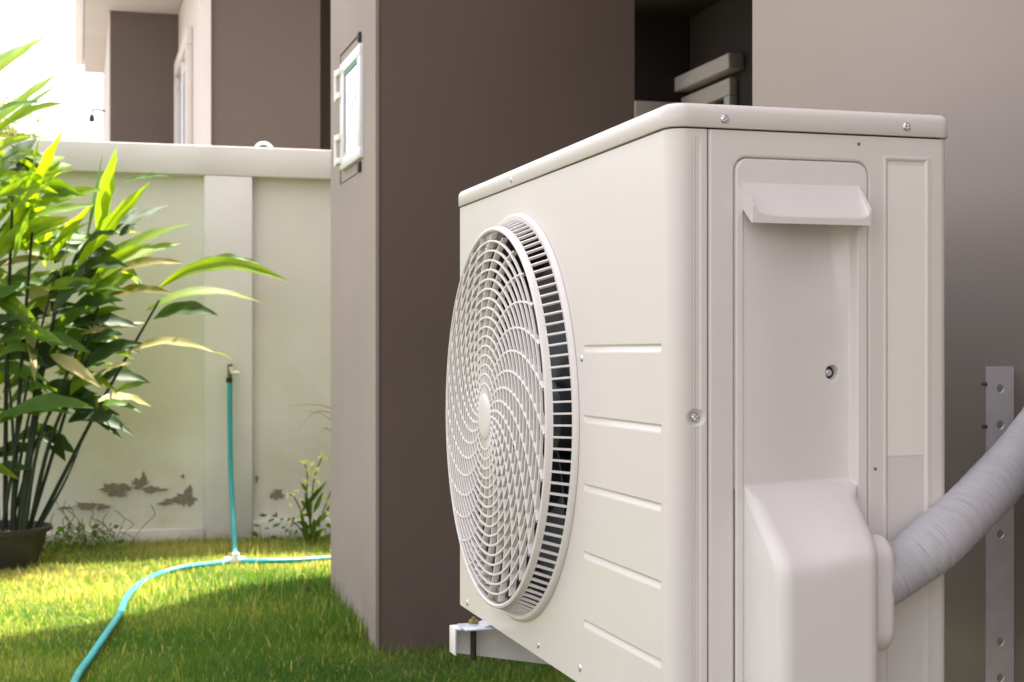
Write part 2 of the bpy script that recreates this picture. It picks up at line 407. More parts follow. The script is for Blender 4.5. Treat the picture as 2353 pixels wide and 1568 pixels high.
# pale hoop beyond the wall
hp = atY(606, 353, 8.75)
bm = bmesh.new(); tube(bm, [hp+Vector((.055*math.cos(a), 0, .06*math.sin(a)-.0)) for a in np.linspace(0, math.pi, 17)], .009, 8)
tube(bm, [hp+Vector((.055, 0, 0)), Vector((hp.x+.055, hp.y, 0))], .009, 8); tube(bm, [hp-Vector((.055, 0, 0)), Vector((hp.x-.055, hp.y, 0))], .009, 8)
tag(finish(bm, 'pipe_hoop', pvc), 'white bent pipe hoop just showing above the coping of the garden wall', 'pipe')

# ------------------------------------------------------------------ far tree left
def leafcloud(c, rad, n, size, seed):
    g = np.random.default_rng(seed); d = g.normal(size=(n, 3)); d /= np.linalg.norm(d, axis=1)[:, None]
    lump = 1+.25*np.sin(d[:, 0]*5+seed)+.2*np.sin(d[:, 2]*7)
    p = c+d*rad*(g.random(n)**.45)[:, None]*lump[:, None]
    a = g.normal(size=(n, 3)); a /= np.linalg.norm(a, axis=1)[:, None]
    b = np.cross(a, g.normal(size=(n, 3))); b /= np.linalg.norm(b, axis=1)[:, None]
    s = size*(.6+.8*g.random(n))[:, None]
    V = np.stack([p-a*s, p-b*s*.35, p+a*s, p+b*s*.35], 1).reshape(-1, 3)
    return V, np.arange(4*n).reshape(-1, 4)
for i, (x, y, Y, rad) in enumerate([(20, 330, 24, .42), (-60, 290, 25, .9)]):
    c = atY(x, y, Y)
    t = thing('tree', (c.x, c.y, 0), ['small yellow green tree whose top just clears the garden wall', 'yellow green tree rising at the left edge beyond the garden wall'][i], 'tree')
    V, Fq = leafcloud(np.array(c)-np.array([0, 0, .1]), rad, 1800, .05, i+3); npmesh('crown', V, Fq, crown_m, t, smooth=False)
    bm = bmesh.new(); tube(bm, [Vector((c.x, c.y, 0)), Vector((c.x+.05, c.y, c.z*.6)), c], [.09, .06, .03], 8); finish(bm, 'trunk', rust, t)

# ================================================================== METER CABINET on the pillar
cab = thing('meter_cabinet', (XP, (ny0+ny1)/2, nz0), 'white plastic meter cabinet with hinged clear door set in the beige pillar', 'cabinet')
boxo('backplate', (XP+.003, XP+.0116, ny0+.014, ny1-.014, nz0+.007, nz1-.007), beige, cab)
dy0, dy1 = atX(828, 110, XP-.01).y, atX(783, 154, XP-.01).y
dz1 = (atX(783, 154, XP).z+atX(827, 110, XP).z)/2; dz0 = (atX(786, 396, XP).z+atX(828, 365, XP).z)/2
bm = bmesh.new(); fy, fz = .060, .042
box(bm, XP-.014, XP+.006, dy0, dy1, dz1-fz, dz1, .004); box(bm, XP-.014, XP+.006, dy0, dy1, dz0, dz0+fz, .004)
box(bm, XP-.0137, XP+.006, dy1-fy*1.2, dy1, dz0+fz-.002, dz1-fz+.002, .004); box(bm, XP-.0137, XP+.006, dy0, dy0+.05, dz0+fz-.002, dz1-fz+.002, .004)
finish(bm, 'door_frame', pvc, cab)
boxo('door_pane', (XP-.008, XP-.002, dy0+.05, dy1-fy*1.2, dz0+fz, dz1-fz), pvcglass, cab)
boxo('seal_strip', (XP-.0115, XP-.0085, dy0+.06, dy1-fy*1.25, dz1-fz-.016, dz1-fz-.002), green_m, cab)
boxo('latch_bar', (XP-.0115, XP-.0085, dy1-fy*1.2-.02, dy1-fy*1.2-.002, dz0+fz+.02, dz1-fz-.02), wire_m, cab)
bm = bmesh.new(); tube(bm, catmull([(XP-.0085, dy0+.052, dz1-.17), (XP-.0085, dy0+.11, dz1-.175), (XP-.0085, dy0+.17, (dz0+dz1)/2+.01), (XP-.0085, dy0+.11, dz0+.17), (XP-.0085, dy0+.052, dz0+.165)], 10), .0014, 6)
finish(bm, 'wire', wire_m, cab)
for zc in (dz1-.115, dz0+.115):
    zc = {True: atX(779, 205, XP).z, False: atX(779, 352, XP).z}[zc > (dz0+dz1)/2]
    bm = bmesh.new()
    for q in (-.045, .045): box(bm, XP-.026, XP-.001, dy1-.03, dy1+.05, zc+q-.011, zc+q+.011, .003)
    tube(bm, [Vector((XP-.022, dy1+.042, zc-.06)), Vector((XP-.022, dy1+.042, zc+.06))], .008, 10)
    finish(bm, 'hinge', conn_m, cab)
for zc, s in ((dz1+.03, 1), (dz0-.03, -1)):
    bm = bmesh.new(); box(bm, XP-.012, XP+.003, dy0+.03, dy0+.055, zc-.018, zc+.018, .004); finish(bm, 'clip', dark_m, cab)

# ================================================================== AIR CONDITIONER
XF, YN, YE, XK = .58, 1.432, 2.318, .902
Z0, ZC, ZT = .600, 1.231, 1.258
CY_, CZ_ = 2.004, .912
ac = thing('air_conditioner', ((XF+XK)/2, (YN+YE)/2, Z0), 'large off white outdoor air conditioner unit with round fan guard on wall brackets', 'air conditioner')
# --- front panel, fan part (with round hole)
rh = .2725; YS = 1.714
ang = sorted(set([2*math.pi*k/144 for k in range(144)]+[math.atan2(z-CZ_, y-CY_) % (2*math.pi) for y in (YS, YE) for z in (Z0, ZC)]))
bm = bmesh.new(); rings = [[], [], [], []]
for a in ang:
    c, s = math.cos(a), math.sin(a)
    tt = min([((YE if c > 0 else YS)-CY_)/c if abs(c) > 1e-9 else 9, ((ZC if s > 0 else Z0)-CZ_)/s if abs(s) > 1e-9 else 9])
    rings[0].append(bm.verts.new((XF+.03, CY_+c*(rh-.008), CZ_+s*(rh-.008))))
    rings[1].append(bm.verts.new((XF+.004, CY_+c*(rh-.001), CZ_+s*(rh-.001))))
    rings[2].append(bm.verts.new((XF, CY_+c*(rh+.002), CZ_+s*(rh+.002))))
    rings[3].append(bm.verts.new((XF, CY_+c*tt, CZ_+s*tt)))
n = len(ang)
for q in range(3):
    for k in range(n): bm.faces.new((rings[q][k], rings[q][(k+1) % n], rings[q+1][(k+1) % n], rings[q+1][k]))
# far edge return and bottom return
for (a_, b_) in ((( XF, YE, Z0), (XF, YE, ZC)),):
    v = [bm.verts.new(p) for p in (a_, b_, (XF+.004, YE+.003, ZC), (XF+.004, YE+.003, Z0))]; bm.faces.new(v)
    v2 = [bm.verts.new(p) for p in ((XF+.004, YE+.003, Z0), (XF+.004, YE+.003, ZC), (XF+.32, YE+.003, ZC), (XF+.32, YE+.003, Z0))]; bm.faces.new(v2)
fp = finish(bm, 'front_panel', paint, ac)
# --- near part with pressed grooves, rounded corner and side strip
gz = [1.006, .922, .840, .759, .677]
uu = np.concatenate([[YS, 1.7085, 1.7075, 1.706, 1.704, 1.702, 1.700], np.linspace(1.68, 1.475, 12), [1.463, 1.461, 1.459, 1.457, 1.4555, 1.454, 1.452]])
zz = [Z0]
for g in sorted(gz): zz += [g-.012, g-.0085, g-.0072, g+.0048, g+.0058, g+.009, g-.0065, g-.0055, g-.0045, g-.003, g-.001, g+.001, g+.0022, g+.003, g+.0036, g+.0042]
zz += [.95, 1.0, 1.05, 1.1, 1.15, 1.2, ZC]; zz = np.array(sorted(set(zz)))
def front_fn(U, V):
    d = np.zeros_like(U); e = ss((1.708-U)/.006)*ss((U-1.4555)/.006)
    for g in gz:
        # crease: sharp upper lip, soft lower ramp
        q = (V-(g-.006)); up = ss(q/.0085)*(V < g+.0026)+(V >= g+.0026)*ss(1-(V-(g+.0026))/.0012)
        up = np.where(q < 0, 0, up); d = np.maximum(d, up*.0028)
    return XF+d*e, U, V
grid('front_panel_ribbed', uu, zz, front_fn, paint, ac, flip=True)
prof = [(XF+.02-.02*math.cos(a), YN+.02-.02*math.sin(a)) for a in np.linspace(0, math.pi/2, 9)]
def strip_y(x):
    c = 0
    if .6045 < x < .6135: c = .0014
    if .6055 < x < .6075: c = .0002
    return YN+c
prof += [(x, strip_y(x)) for x in (.603, .6044, .6052, .6056, .6064, .6072, .6078, .6085, .6105, .612, .6131, .6137, .617, .6205)]
prof += [(.6212, YN+.0008), (.6216, YN+.006)]
DZ = atY(1600, 960, YN)
zs_ = np.array(sorted(set([Z0, .63, 1.222, 1.2225, 1.224, ZC]+list(np.linspace(.66, 1.2, 28))+list(np.linspace(DZ.z-.013, DZ.z+.013, 27)))))
# dense in X close to the dimple
px_ = np.array([p[0] for p in prof]); py_ = np.array([p[1] for p in prof])
xi = np.concatenate([px_[:9], np.arange(.6008, .6205, .0006), px_[-2:]]); xi[-2:] = px_[-2:]
yi = np.where(xi < .6001, np.interp(xi, px_, py_), np.interp(xi, px_, py_))
def strip_fn(U, V):
    k = np.round(U).astype(int); X = xi[k]; Y = yi[k].copy()
    bead = Y-YN
    inside = (X > .6035) & (X < .615)
    fade = ss((1.2225-V)/.004)
    Y = np.where(inside, YN+bead*fade, Y)
    d = np.hypot(X-DZ.x, V-DZ.z)
    dim = ss(1-(d-.005)/.0055)*.0042
    near = (X > .600) & (X < .6206)
    w = np.where(d < .011, ss((.011-d)/.002), 0)
    Y = np.where(near, Y*(1-w)+(YN+dim)*w, Y)
    return X, Y, V
grid('corner_strip', np.arange(len(xi), dtype=float), zs_, strip_fn, paint, ac)
# --- plate outline on side
PX0, PX1, PZ1 = .6520, .8052, 1.2030
def plate_d(X, Z, r=.0145):
    """distance inside the plate outline, positive inside (open at the bottom)"""
    hx = (PX1-PX0)/2; cx = (PX0+PX1)/2
    qx = np.abs(X-cx)-(hx-r); qz = (Z-(PZ1-r))
    out = np.hypot(np.maximum(qx, 0), np.maximum(qz, 0))+np.minimum(np.maximum(qx, qz), 0)-r
    return -out
sx = np.unique(np.round(np.concatenate([[.6228, .6232, .6245], np.linspace(.626, .650, 8), np.arange(.648, .6545, .0004), np.arange(.6545, .668, .001), np.linspace(.67, .79, 14),
     np.arange(.79, .803, .001), np.arange(.803, .809, .0004), np.linspace(.811, .823, 6), np.arange(.8245, .8325, .0005), np.linspace(.835, .870, 6), np.arange(.8725, .8795, .0005), np.linspace(.882, .894, 5)]), 5))
sz = np.unique(np.round(np.concatenate([np.linspace(Z0, 1.18, 26), np.arange(1.183, 1.1975, .0009), np.arange(1.1975, 1.214, .0005), np.linspace(1.216, ZC, 4)]), 5))
EX0, EX1, EZ = .828, .8765, 1.2077
def side_fn(X, Z):
    d = plate_d(X, Z); h = np.zeros_like(X)
    h += -.0055*np.where(d > -.0012, 1., 0)      # dark gap then pocket behind the plate
    h += -.0009*ss(1-(-d-.0012)/.0025)*(d < -.0012)
    ed = np.minimum(np.minimum(X-EX0, EX1-X), EZ-Z)
    h += -.0016*ss(ed/.0025)+.0007*ss(1-np.abs(ed+.0015)/.003)
    h += -.003*ss(1-(X-.6228)/.0012)
    return X, YN-h, Z
grid('side_panel', sx, sz, side_fn, paint, ac, mask=lambda X, Z: plate_d(X, Z) < .0035)
# rounded rear edge
prof2 = [(.894, YN)]+[(XK-.008+.008*math.sin(a), YN+.008-.008*math.cos(a)) for a in np.linspace(0, math.pi/2, 7)]
bm = bmesh.new(); A = [[bm.verts.new((x, y, z)) for x, y in prof2] for z in (Z0, ZC)]
for k in range(len(prof2)-1): bm.faces.new((A[0][k], A[0][k+1], A[1][k+1], A[1][k]))
finish(bm, 'rear_edge', paint, ac)
boxo('rear_coil', (XK-.006, XK-.001, YN+.012, YE, Z0+.004, ZC), coil_m, ac)
boxo('base_pan', (XF+.004, XK-.003, YN+.006, YE-.002, Z0+.001, Z0+.02), paint, ac)
boxo('inner_frame', (.6217, .6227, YN+.004, YN+.03, Z0, ZC), shroud_m, ac)
boxo('inner_lid', (XF+.006, XK-.004, YN+.008, YE-.004, ZC-.012, ZC+.003), shroud_m, ac)
# --- cover plate with hand recess and bulging valve cover
BX0, BX1, BD, BR = .6620, .7935, .082, .017
hole = atY(1924, 857, YN)
gx = np.unique(np.round(np.concatenate([np.arange(PX0, .6665, .0004), np.arange(.6665, .70, .0012), np.linspace(.70, .757, 26), np.arange(.757, .768, .0009), np.arange(.768, PX1+1e-6, .0005)]), 5))
gzv = np.unique(np.round(np.concatenate([np.arange(Z0, .76, .004), np.arange(.76, .90, .0015), np.arange(.90, .965, .004), np.arange(.965, .993, .0009), np.arange(.993, 1.12, .003), np.arange(1.12, 1.185, .0015), np.arange(1.185, PZ1+1e-6, .0005)]), 5))
def plate_h(X, Z):
    d = plate_d(X, Z)
    h = .0016-.0050*ss(1-d/.0016)
    # right shoulder ridge follows down, hollow channel between
    ch = ss((X-.6645)/.125)*ss((.7935-X)/.0035)*.012
    ch = ch+.0016*ss((X-.6600)/.0015)*ss((.7935-X)/.0035)
    topf = ss((1.175-Z)/.004)
    h = h-ch*topf
    h = h-.013*ss((1.160-Z)/.008)*ss((Z-1.03)/.12)*ss((X-.663)/.10)*ss((.7925-X)/.02)
    # screw hole
    dh = np.hypot(X-hole.x, Z-hole.z); h = h-.011*ss((.0082-dh)/.0016)
    # bulge
    zedge = .866+0*X
    lip = .792+.010*ss((X-.690)/.07)-.006*ss((X-.775)/.02)
    t = np.clip((zedge-Z)/(zedge-lip), 0, 6)
    tt = t*t/(t+.14)*1.14; kk = 11.
    sm = -np.log(np.exp(-kk*np.minimum(tt, 4))+math.exp(-kk))/kk
    Dz = BD*np.clip(sm/(-math.log(math.exp(-kk*4)+math.exp(-kk))/kk), 0, 1)
    XR_ = BX1-.0150*Dz/BD-.0004          # the outer flank leans in as the cover stands out
    r = np.minimum(BR, np.maximum(Dz, 1e-5))
    dx = np.clip(np.minimum(X-BX0, XR_-X), 0, None)
    q = np.clip(dx/r, 0, 1); f = (Dz-r)+r*np.sqrt(np.clip(1-(1-q)**2, 0, 1))
    f = np.where(X > XR_, (Dz-r)*np.clip((BX1-X)/(BX1-XR_), 0, 1), f)
    b = np.where((X > BX0) & (X < BX1), f, 0)
    b = np.where(t > 0, b, 0)
    wb = ss(t/.12)
    return np.maximum(h, h*(1-wb)+(b)*wb)
grid('valve_cover', gx, gzv, lambda X, Z: (X, YN-plate_h(X, Z), Z), plastic, ac, mask=lambda X, Z: plate_d(X, Z) > 0)
# --- hand hood
hx0, hx1 = .6600, .7950; hz1, hz0 = 1.178, 1.1335; hd = .0265
us = np.linspace(0, 1, 61); vs = np.linspace(0, 1, 26)
def hood_fn(U, V):
    X = hx0+(hx1-hx0)*U
    ex = np.minimum(U, 1-U)*(hx1-hx0)
    lip = np.sqrt(np.clip(1-(1-np.clip(U/.28, 0, 1))**2.2, 0, 1))     # curve of the front fold at the left
    lipr = np.sqrt(np.clip(1-(1-np.clip((1-U)/.10, 0, 1))**2, 0, 1))
    l = lip*lipr
    zf = hz0+.004+.010*(1-l)                    # height of the fold line
    # v 0..0.7 sloping top, 0.7..0.8 rounded fold, 0.8..1 front lip down and under
    e = ss(ex/.0015)
    a = np.clip(V/.72, 0, 1); b = np.clip((V-.72)/.28, 0, 1)
    d = .001+(hd-.001)*a
    d = np.where(V > .72, hd-.0005*b, d)
    z = hz1+(zf+.003-hz1)*a
    z = np.where(V > .72, (zf+.003)*(1-b)+hz0*b, z)
    return X, YN-d, z
grid('hand_hood', us, vs, hood_fn, plastic, ac)
bm = bmesh.new()
P3 = [(YN+.004, hz1), (YN-.001, hz1), (YN-hd, hz0+.0165), (YN-hd+.0005, hz0), (YN-hd+.003, hz0), (YN+.004, hz0+.02)]
prism(bm, P3, lambda p: (hx0-.0001, p[0], p[1]), lambda p: (hx0+.0022, p[0], p[1]))
finish(bm, 'hood_cheek', plastic, ac); bm = bmesh.new()
P3 = [(YN+.004, hz1), (YN-.001, hz1), (YN-hd, hz0+.0165), (YN-hd+.0005, hz0), (YN+.01, hz0)]
prism(bm, P3, lambda p: (hx1-.0022, p[0], p[1]), lambda p: (hx1, p[0], p[1]))
finish(bm, 'hood_cheek', plastic, ac)
boxo('hood_lip', (hx0+.0022, hx1-.0022, YN-hd+.0008, YN-hd+.0030, hz0, hz0+.006), plastic, ac)
# --- sticker strip
boxo('blank_sticker', (.8300, .8745, YN+.0011, YN+.0014, .890, 1.2015), sticker_m, ac)
# --- oval pipe outlet cap beside the bulge
bm = bmesh.new()
ox0, ox1 = .770, .8045; oz0, oz1 = .690, .812; rr = (.048)/2+.004
pts = []
oy0, oy1 = YN-.064, YN-.008
for k in range(13):
    a = math.pi*k/12; pts.append(((oy0+oy1)/2-math.cos(a)*(oy1-oy0)/2, oz1-.026+math.sin(a)*.026))
for k in range(13):
    a = math.pi*k/12; pts.append(((oy0+oy1)/2+math.cos(a)*(oy1-oy0)/2, oz0+.026-math.sin(a)*.026))
prism(bm, pts, lambda p: (ox0, p[0], p[1]), lambda p: (ox1, p[0], p[1]))
b2 = [e for e in bm.edges if all(abs(v.co.x-ox1) < 1e-6 for v in e.verts)]
bmesh.ops.bevel(bm, geom=b2, offset=.010, segments=5, affect='EDGES', profile=.5)
finish(bm, 'pipe_outlet', plastic, ac)
# --- top cover
def rrect(x0, x1, y0, y1, radii, n=8):
    out = []
    for (cx, cy, a0, r) in ((x0, y0, math.pi, radii[0]), (x1, y0, 1.5*math.pi, radii[1]), (x1, y1, 0, radii[2]), (x0, y1, .5*math.pi, radii[3])):
        ox = cx+(r if cx == x0 else -r); oy = cy+(r if cy == y0 else -r)
        for k in range(n+1):
            a = a0+k/n*math.pi/2; out.append((ox+r*math.cos(a), oy+r*math.sin(a)))
    return out
tx0, tx1, ty0, ty1 = XF-.0032, XK+.0035, YN-.0032, YE+.004
bm = bmesh.new(); levels = []
for off, z in [(.009, ZC+.0021), (.0009, ZC+.0016), (0, ZC+.0024), (0, ZT-.010)]+[(.009*(1-math.cos(a)), ZT-.010+.010*math.sin(a)) for a in np.linspace(.2, math.pi/2, 6)]+[(.03, ZT+.0008)]:
    o_ = rrect(tx0+off, tx1-off, ty0+off, ty1-off, [max(.003, .024-off), max(.003, .012-off), max(.003, .010-off), max(.003, .008-off)])
    levels.append([bm.verts.new((x, y, z)) for x, y in o_])
for i in range(len(levels)-1):
    nn = len(levels[0])
    for k in range(nn): bm.faces.new((levels[i][k], levels[i][(k+1) % nn], levels[i+1][(k+1) % nn], levels[i+1][k]))
bm.faces.new(levels[-1]); finish(bm, 'top_cover', paint, ac, sharp=50)
# --- screws
def screw_mesh():
    V, Fq = [(0, 0, .0010)], []; nr, na = 9, 32; Rm = .0050
    for i in range(1, nr+1):
        r = Rm*i/nr
        for k in range(na):
            a = 2*math.pi*k/na; x, y = r*math.cos(a), r*math.sin(a)
            h = .0026*math.sqrt(max(0, 1-(r/Rm)**2*.92))
            if r < .0030 and (abs(x) < .0006 or abs(y) < .0006): h -= .0016
            if i == nr: h = 0
            V.append((x, y, h))
    for k in range(na): Fq.append((0, 1+k, 1+(k+1) % na))
    T = []
    for i in range(nr-1):
        for k in range(na):
            a, b = 1+i*na+k, 1+i*na+(k+1) % na; T += [(a, a+na, b+na), (a, b+na, b)]
    o = npmesh('screw', V, Fq+T, steel); me = o.data; bpy.data.objects.remove(o); return me
SM = screw_mesh()
def screw(p, nrm, s=1., parent=ac, name='screw', roll=0.):
    o = link(name, SM, steel, parent); q = Vector(nrm).to_track_quat('Z', 'Y').to_matrix().to_4x4()
    o.matrix_local = Matrix.Translation(Vector(p)-rootloc(parent)) @ q @ Matrix.Rotation(roll, 4, 'Z') @ Matrix.Scale(s, 4)
for i, (x, y) in enumerate([(1665, 274), (2083, 292)]):
    p = atY(x, y, ty0); screw(p-Vector((0, .0002, 0)), (0, -1, 0), .95, roll=.5+i)
screw(atX(1175, 414, tx0), (-1, 0, 0), .8, roll=.3)
screw(atX(1337, 824, XF), (-1, 0, 0), .85)
for x, y in ((1074, 1385), (1237, 1482), (1333, 1535)): screw(atX(x, y, XF), (-1, 0, 0), .9, roll=x)
screw((DZ.x, DZ.y+.0042-.0008, DZ.z), (0, -1, 0), 1.0, roll=.7)
screw((hole.x, YN+.0200, hole.z), (0, -1, 0), .85, roll=.2)
bm = bmesh.new(); bmesh.ops.create_circle(bm, cap_ends=True, radius=.0072, segments=20, matrix=Matrix.Translation((hole.x, YN+.0212, hole.z)) @ Matrix.Rotation(R(90), 4, 'X'))
finish(bm, 'screw_well', dark_m, ac)
# --- fan shroud and fan
MX = lambda x: Matrix.Translation((x, CY_, CZ_)) @ Matrix.Rotation(R(-90), 4, 'Y')      # local z -> -X
bm = bmesh.new(); lathe(bm, [(.2645, -.002), (.258, -.02), (.256, -.05), (.256, -.16), (.0005, -.16)], 96, MX(XF)); finish(bm, 'fan_shroud', shroud_m, ac, sharp=50)
fan = None
bm = bmesh.new(); lathe(bm, [(.0005, .028), (.03, .026), (.05, .018), (.055, 0), (.055, -.05)], 40, MX(XF+.07)); fan = finish(bm, 'fan', blade_m, ac)
for b in range(3):
    a0 = b*2*math.pi/3+.5; us = np.linspace(0, 1, 14); vs = np.linspace(0, 1, 16)
    def bl(U, V, a0=a0):
        r = .052+.188*V; w = 1.15-.35*V; a = a0+(U-.5)*w+.45*V**1.5
        x = XF+.075+.045*(U-.5)*(1.1-.4*V)-.01*np.sin(U*3.14)*V
        return x, CY_+r*np.cos(a), CZ_+r*np.sin(a)
    o = grid('blade', us, vs, bl, blade_m, fan)
    md = o.modifiers.new('thickness', 'SOLIDIFY'); md.thickness = .003
# --- fan guard
RB, RF, XG = .2745, .2605, XF-.034
gd = None
def gpt(r, a, x): return Vector((x, CY_+r*math.cos(a), CZ_+r*math.sin(a)))
bm = bmesh.new()
lathe(bm, [(RF-.0050, -.004), (RF-.0050, .0008), (RF-.0042, .0020), (RF-.002, .0028), (RF+.001, .0016), (RF+.002, -.001), (RF+.0023, -.0065), (RF+.0008, -.0065), (RF-.0005, -.003), (RF-.004, -.003), (RF-.0050, -.004)], 160, MX(XG))
gd = finish(bm, 'fan_guard', plastic, ac, sharp=40)
bm = bmesh.new()
lathe(bm, [(RB-.004, .004), (RB-.003, .0065), (RB+.003, .0068), (RB+.0062, .004), (RB+.0068, .0005), (RB-.004, .0005), (RB-.004, .004)], 160, MX(XF))
finish(bm, 'base_ring', plastic, gd, sharp=40)
def dome(r): return XG-.0028-.0075*(1-(r/RF)**2)
# hub cap
bm = bmesh.new(); hb = .0325
lathe(bm, [(hb, -.006), (hb, 0), (hb-.002, .0016), (hb*.6, .0026), (.0005, .003)], 48, MX(dome(0)+.0005)); finish(bm, 'hub_cap', plastic, gd, sharp=40)
# rings
NR = 16; rstep = (RF-.0050-hb)/(NR+1)
for k in range(1, NR+1):
    r = hb+rstep*k; bm = bmesh.new(); x = dome(r); d_ = .0034; w = .0015
    lathe(bm, [(r-w, -d_), (r-w, -.0004), (r-w*.5, 0), (r+w*.5, 0), (r+w, -.0004), (r+w, -d_), (r-w, -d_)], 120, MX(x))
    finish(bm, 'ring', plastic, gd, sharp=50)
# swirling ribs: one mesh, shared
NRIB = 28
def swirl(r):
    q = (r/RF-.24)/.68
    return -R(47)*(q*.72+.28*max(q, 0)**1.0*1.0) if True else 0
V, Fq = [], []
rs = np.linspace(hb-.001, RF-.008, 34)
for i, r in enumerate(rs):
    a = -swirl(r)      # seen from the garden side the ribs turn clockwise outward
    x0 = dome(r)+.0003; x1 = x0+.0085; hw = .0021/r
    for (da, x) in ((-hw, x1), (-hw, x0+.0006), (-hw*.4, x0), (hw*.4, x0), (hw, x0+.0006), (hw, x1)):
        V.append((x, r*math.cos(a+da), r*math.sin(a+da)))
for i in range(len(rs)-1):
    for k in range(5):
        a = i*6+k; Fq.append((a, a+1, a+7, a+6))
tmp = npmesh('rib', V, Fq, plastic); RM = tmp.data; bpy.data.objects.remove(tmp)
for k in range(NRIB):
    o = link('rib', RM, plastic, gd)
    o.matrix_local = Matrix.Translation(Vector((0, CY_, CZ_))-rootloc(gd)) @ Matrix.Rotation(2*math.pi*(k+.3)/NRIB, 4, 'X')
# side slats of the drum
NS = 116
bm = bmesh.new()
y0_ = RF+.0005; y1_ = RB-.0005
w = .0013
Pq = [(XG+.0035, y0_+.0015), (XF-.004, y1_), (XF-.004, y1_-.0035), (XG+.0035, y0_-.003)]
prism(bm, Pq, lambda p: (p[0], p[1], -w), lambda p: (p[0], p[1], w), bev=.0004)
me = bpy.data.meshes.new('slat')
for f in bm.faces: f.smooth = False
bm.to_mesh(me); bm.free(); me.materials.append(plastic)
for k in range(NS):
    o = link('slat', me, plastic, gd)
    o.matrix_local = Matrix.Translation(Vector((0, CY_, CZ_))-rootloc(gd)) @ Matrix.Rotation(2*math.pi*k/NS, 4, 'X')
# feet
for y in (2.155, 1.60):
    bm = bmesh.new()
    box(bm, XF-.040, XF+.10, y-.030, y+.022, .5935, .5965, .001)
    prism(bm, [(XF-.012, .5965), (XF+.03, .5965), (XF+.03, .6045), (XF+.012, .6045)], lambda p: (p[0], y-.022, p[1]), lambda p: (p[0], y+.02, p[1]))
    finish(bm, 'foot', foot_m, ac)

# ================================================================== WALL BRACKETS
def bracket(Y, label, dz=0.):
    t = thing('wall_bracket', (XB, Y, .55), label, 'bracket', 'brackets carrying the air conditioner')
    # rail, L section: flange facing the near side with holes
    xw = XB-.001; x0 = xw-.040; z1 = .983; z0 = .40
    holes = [.954, .907, .765, .625, .578, .45]
    bm = bmesh.new(); cxh = (x0+xw)/2; hr = .0056; s = .0135
    zc = z1; n_ = 24
    def quad(a, b, c, d, y):
        bm.faces.new([bm.verts.new((p[0], y, p[1])) for p in (a, b, c, d)])
    for yy in (Y, Y+.003):
        zc = z1
        for h in holes:
            quad((x0, zc), (xw, zc), (xw, h+s), (x0, h+s), yy)
            sq = []
            for k in range(n_):
                a = 2*math.pi*(k+.5)/n_; c, q = math.cos(a), math.sin(a)
                m_ = max(abs(c)/((xw-x0)/2), abs(q)/s); sq.append((cxh+c/m_, h+q/m_))
            ci = [(cxh+hr*math.cos(2*math.pi*(k+.5)/n_), h+hr*math.sin(2*math.pi*(k+.5)/n_)) for k in range(n_)]
            for k in range(n_): quad(sq[k], sq[(k+1) % n_], ci[(k+1) % n_], ci[k], yy)
            for sxn in (-1, 1):
                for szn in (-1, 1):
                    cor = (cxh+sxn*(xw-x0)/2, h+szn*s)
                    cand = sorted(range(n_), key=lambda k: (sq[k][0]-cor[0])**2+(sq[k][1]-cor[1])**2)[:2]
                    bm.faces.new([bm.verts.new((p[0], yy, p[1])) for p in (cor, sq[cand[0]], sq[cand[1]])])
            if yy == Y:
                for k in range(n_):
                    a, b = ci[k], ci[(k+1) % n_]
                    bm.faces.new([bm.verts.new(p) for p in ((a[0], Y, a[1]), (b[0], Y, b[1]), (b[0], Y+.003, b[1]), (a[0], Y+.003, a[1]))])
            zc = h-s
        quad((x0, zc), (xw, zc), (xw, z0), (x0, z0), yy)
    bmesh.ops.remove_doubles(bm, verts=bm.verts, dist=2e-5)
    bm2 = bm; finish(bm2, 'rail', rail_m, t, smooth=False)
    # tapered arm
    bm = bmesh.new()
    ax0 = .534
    prism(bm, [(ax0, .592-dz), (x0, .592-dz), (x0, .45-dz), (ax0+.17, .522-dz), (ax0+.004, .5515-dz), (ax0, .556-dz)], lambda p: (p[0], Y, p[1]), lambda p: (p[0], Y+.003, p[1]))
    box(bm, ax0, x0, Y-.030, Y+.003, .5895-dz, .5930-dz, .001)
    box(bm, ax0-.003, ax0, Y-.030, Y+.003, .553-dz, .593-dz, .001)
    finish(bm, 'arm', rail_m, t)
    if dz: boxo('rubber_pad', (ax0+.05, ax0+.32, Y-.029, Y+.002, .5935-dz, .5995), dark_m, t)
    bm = bmesh.new(); c = Vector((ax0+.030, Y-.013, .5965)); M_ = Matrix.Translation(c)
    lathe(bm, [(.0075, 0), (.0075, .005), (.003, .0055), (.003, .009), (.0005, .009)], 6, M_); finish(bm, 'nut', brass, t)
    bm = bmesh.new(); lathe(bm, [(.0045, -.004), (.0045, -.055), (.0005, -.055)], 10, M_); finish(bm, 'bolt', dark_m, t)
    for z in (.96, .905):
        bm = bmesh.new(); lathe(bm, [(.0005, .006), (.0028, .006), (.0028, 0)], 8, Matrix.Translation((x0-.0, Y+.0015, z)) @ Matrix.Rotation(R(-90), 4, 'Y')); finish(bm, 'bolt', brass, t)
bracket(1.70, 'pale drilled wall bracket right of the unit behind the wrapped pipe', .026)
bracket(2.185, 'pale wall bracket whose arm end shows under the far lower corner of the unit')

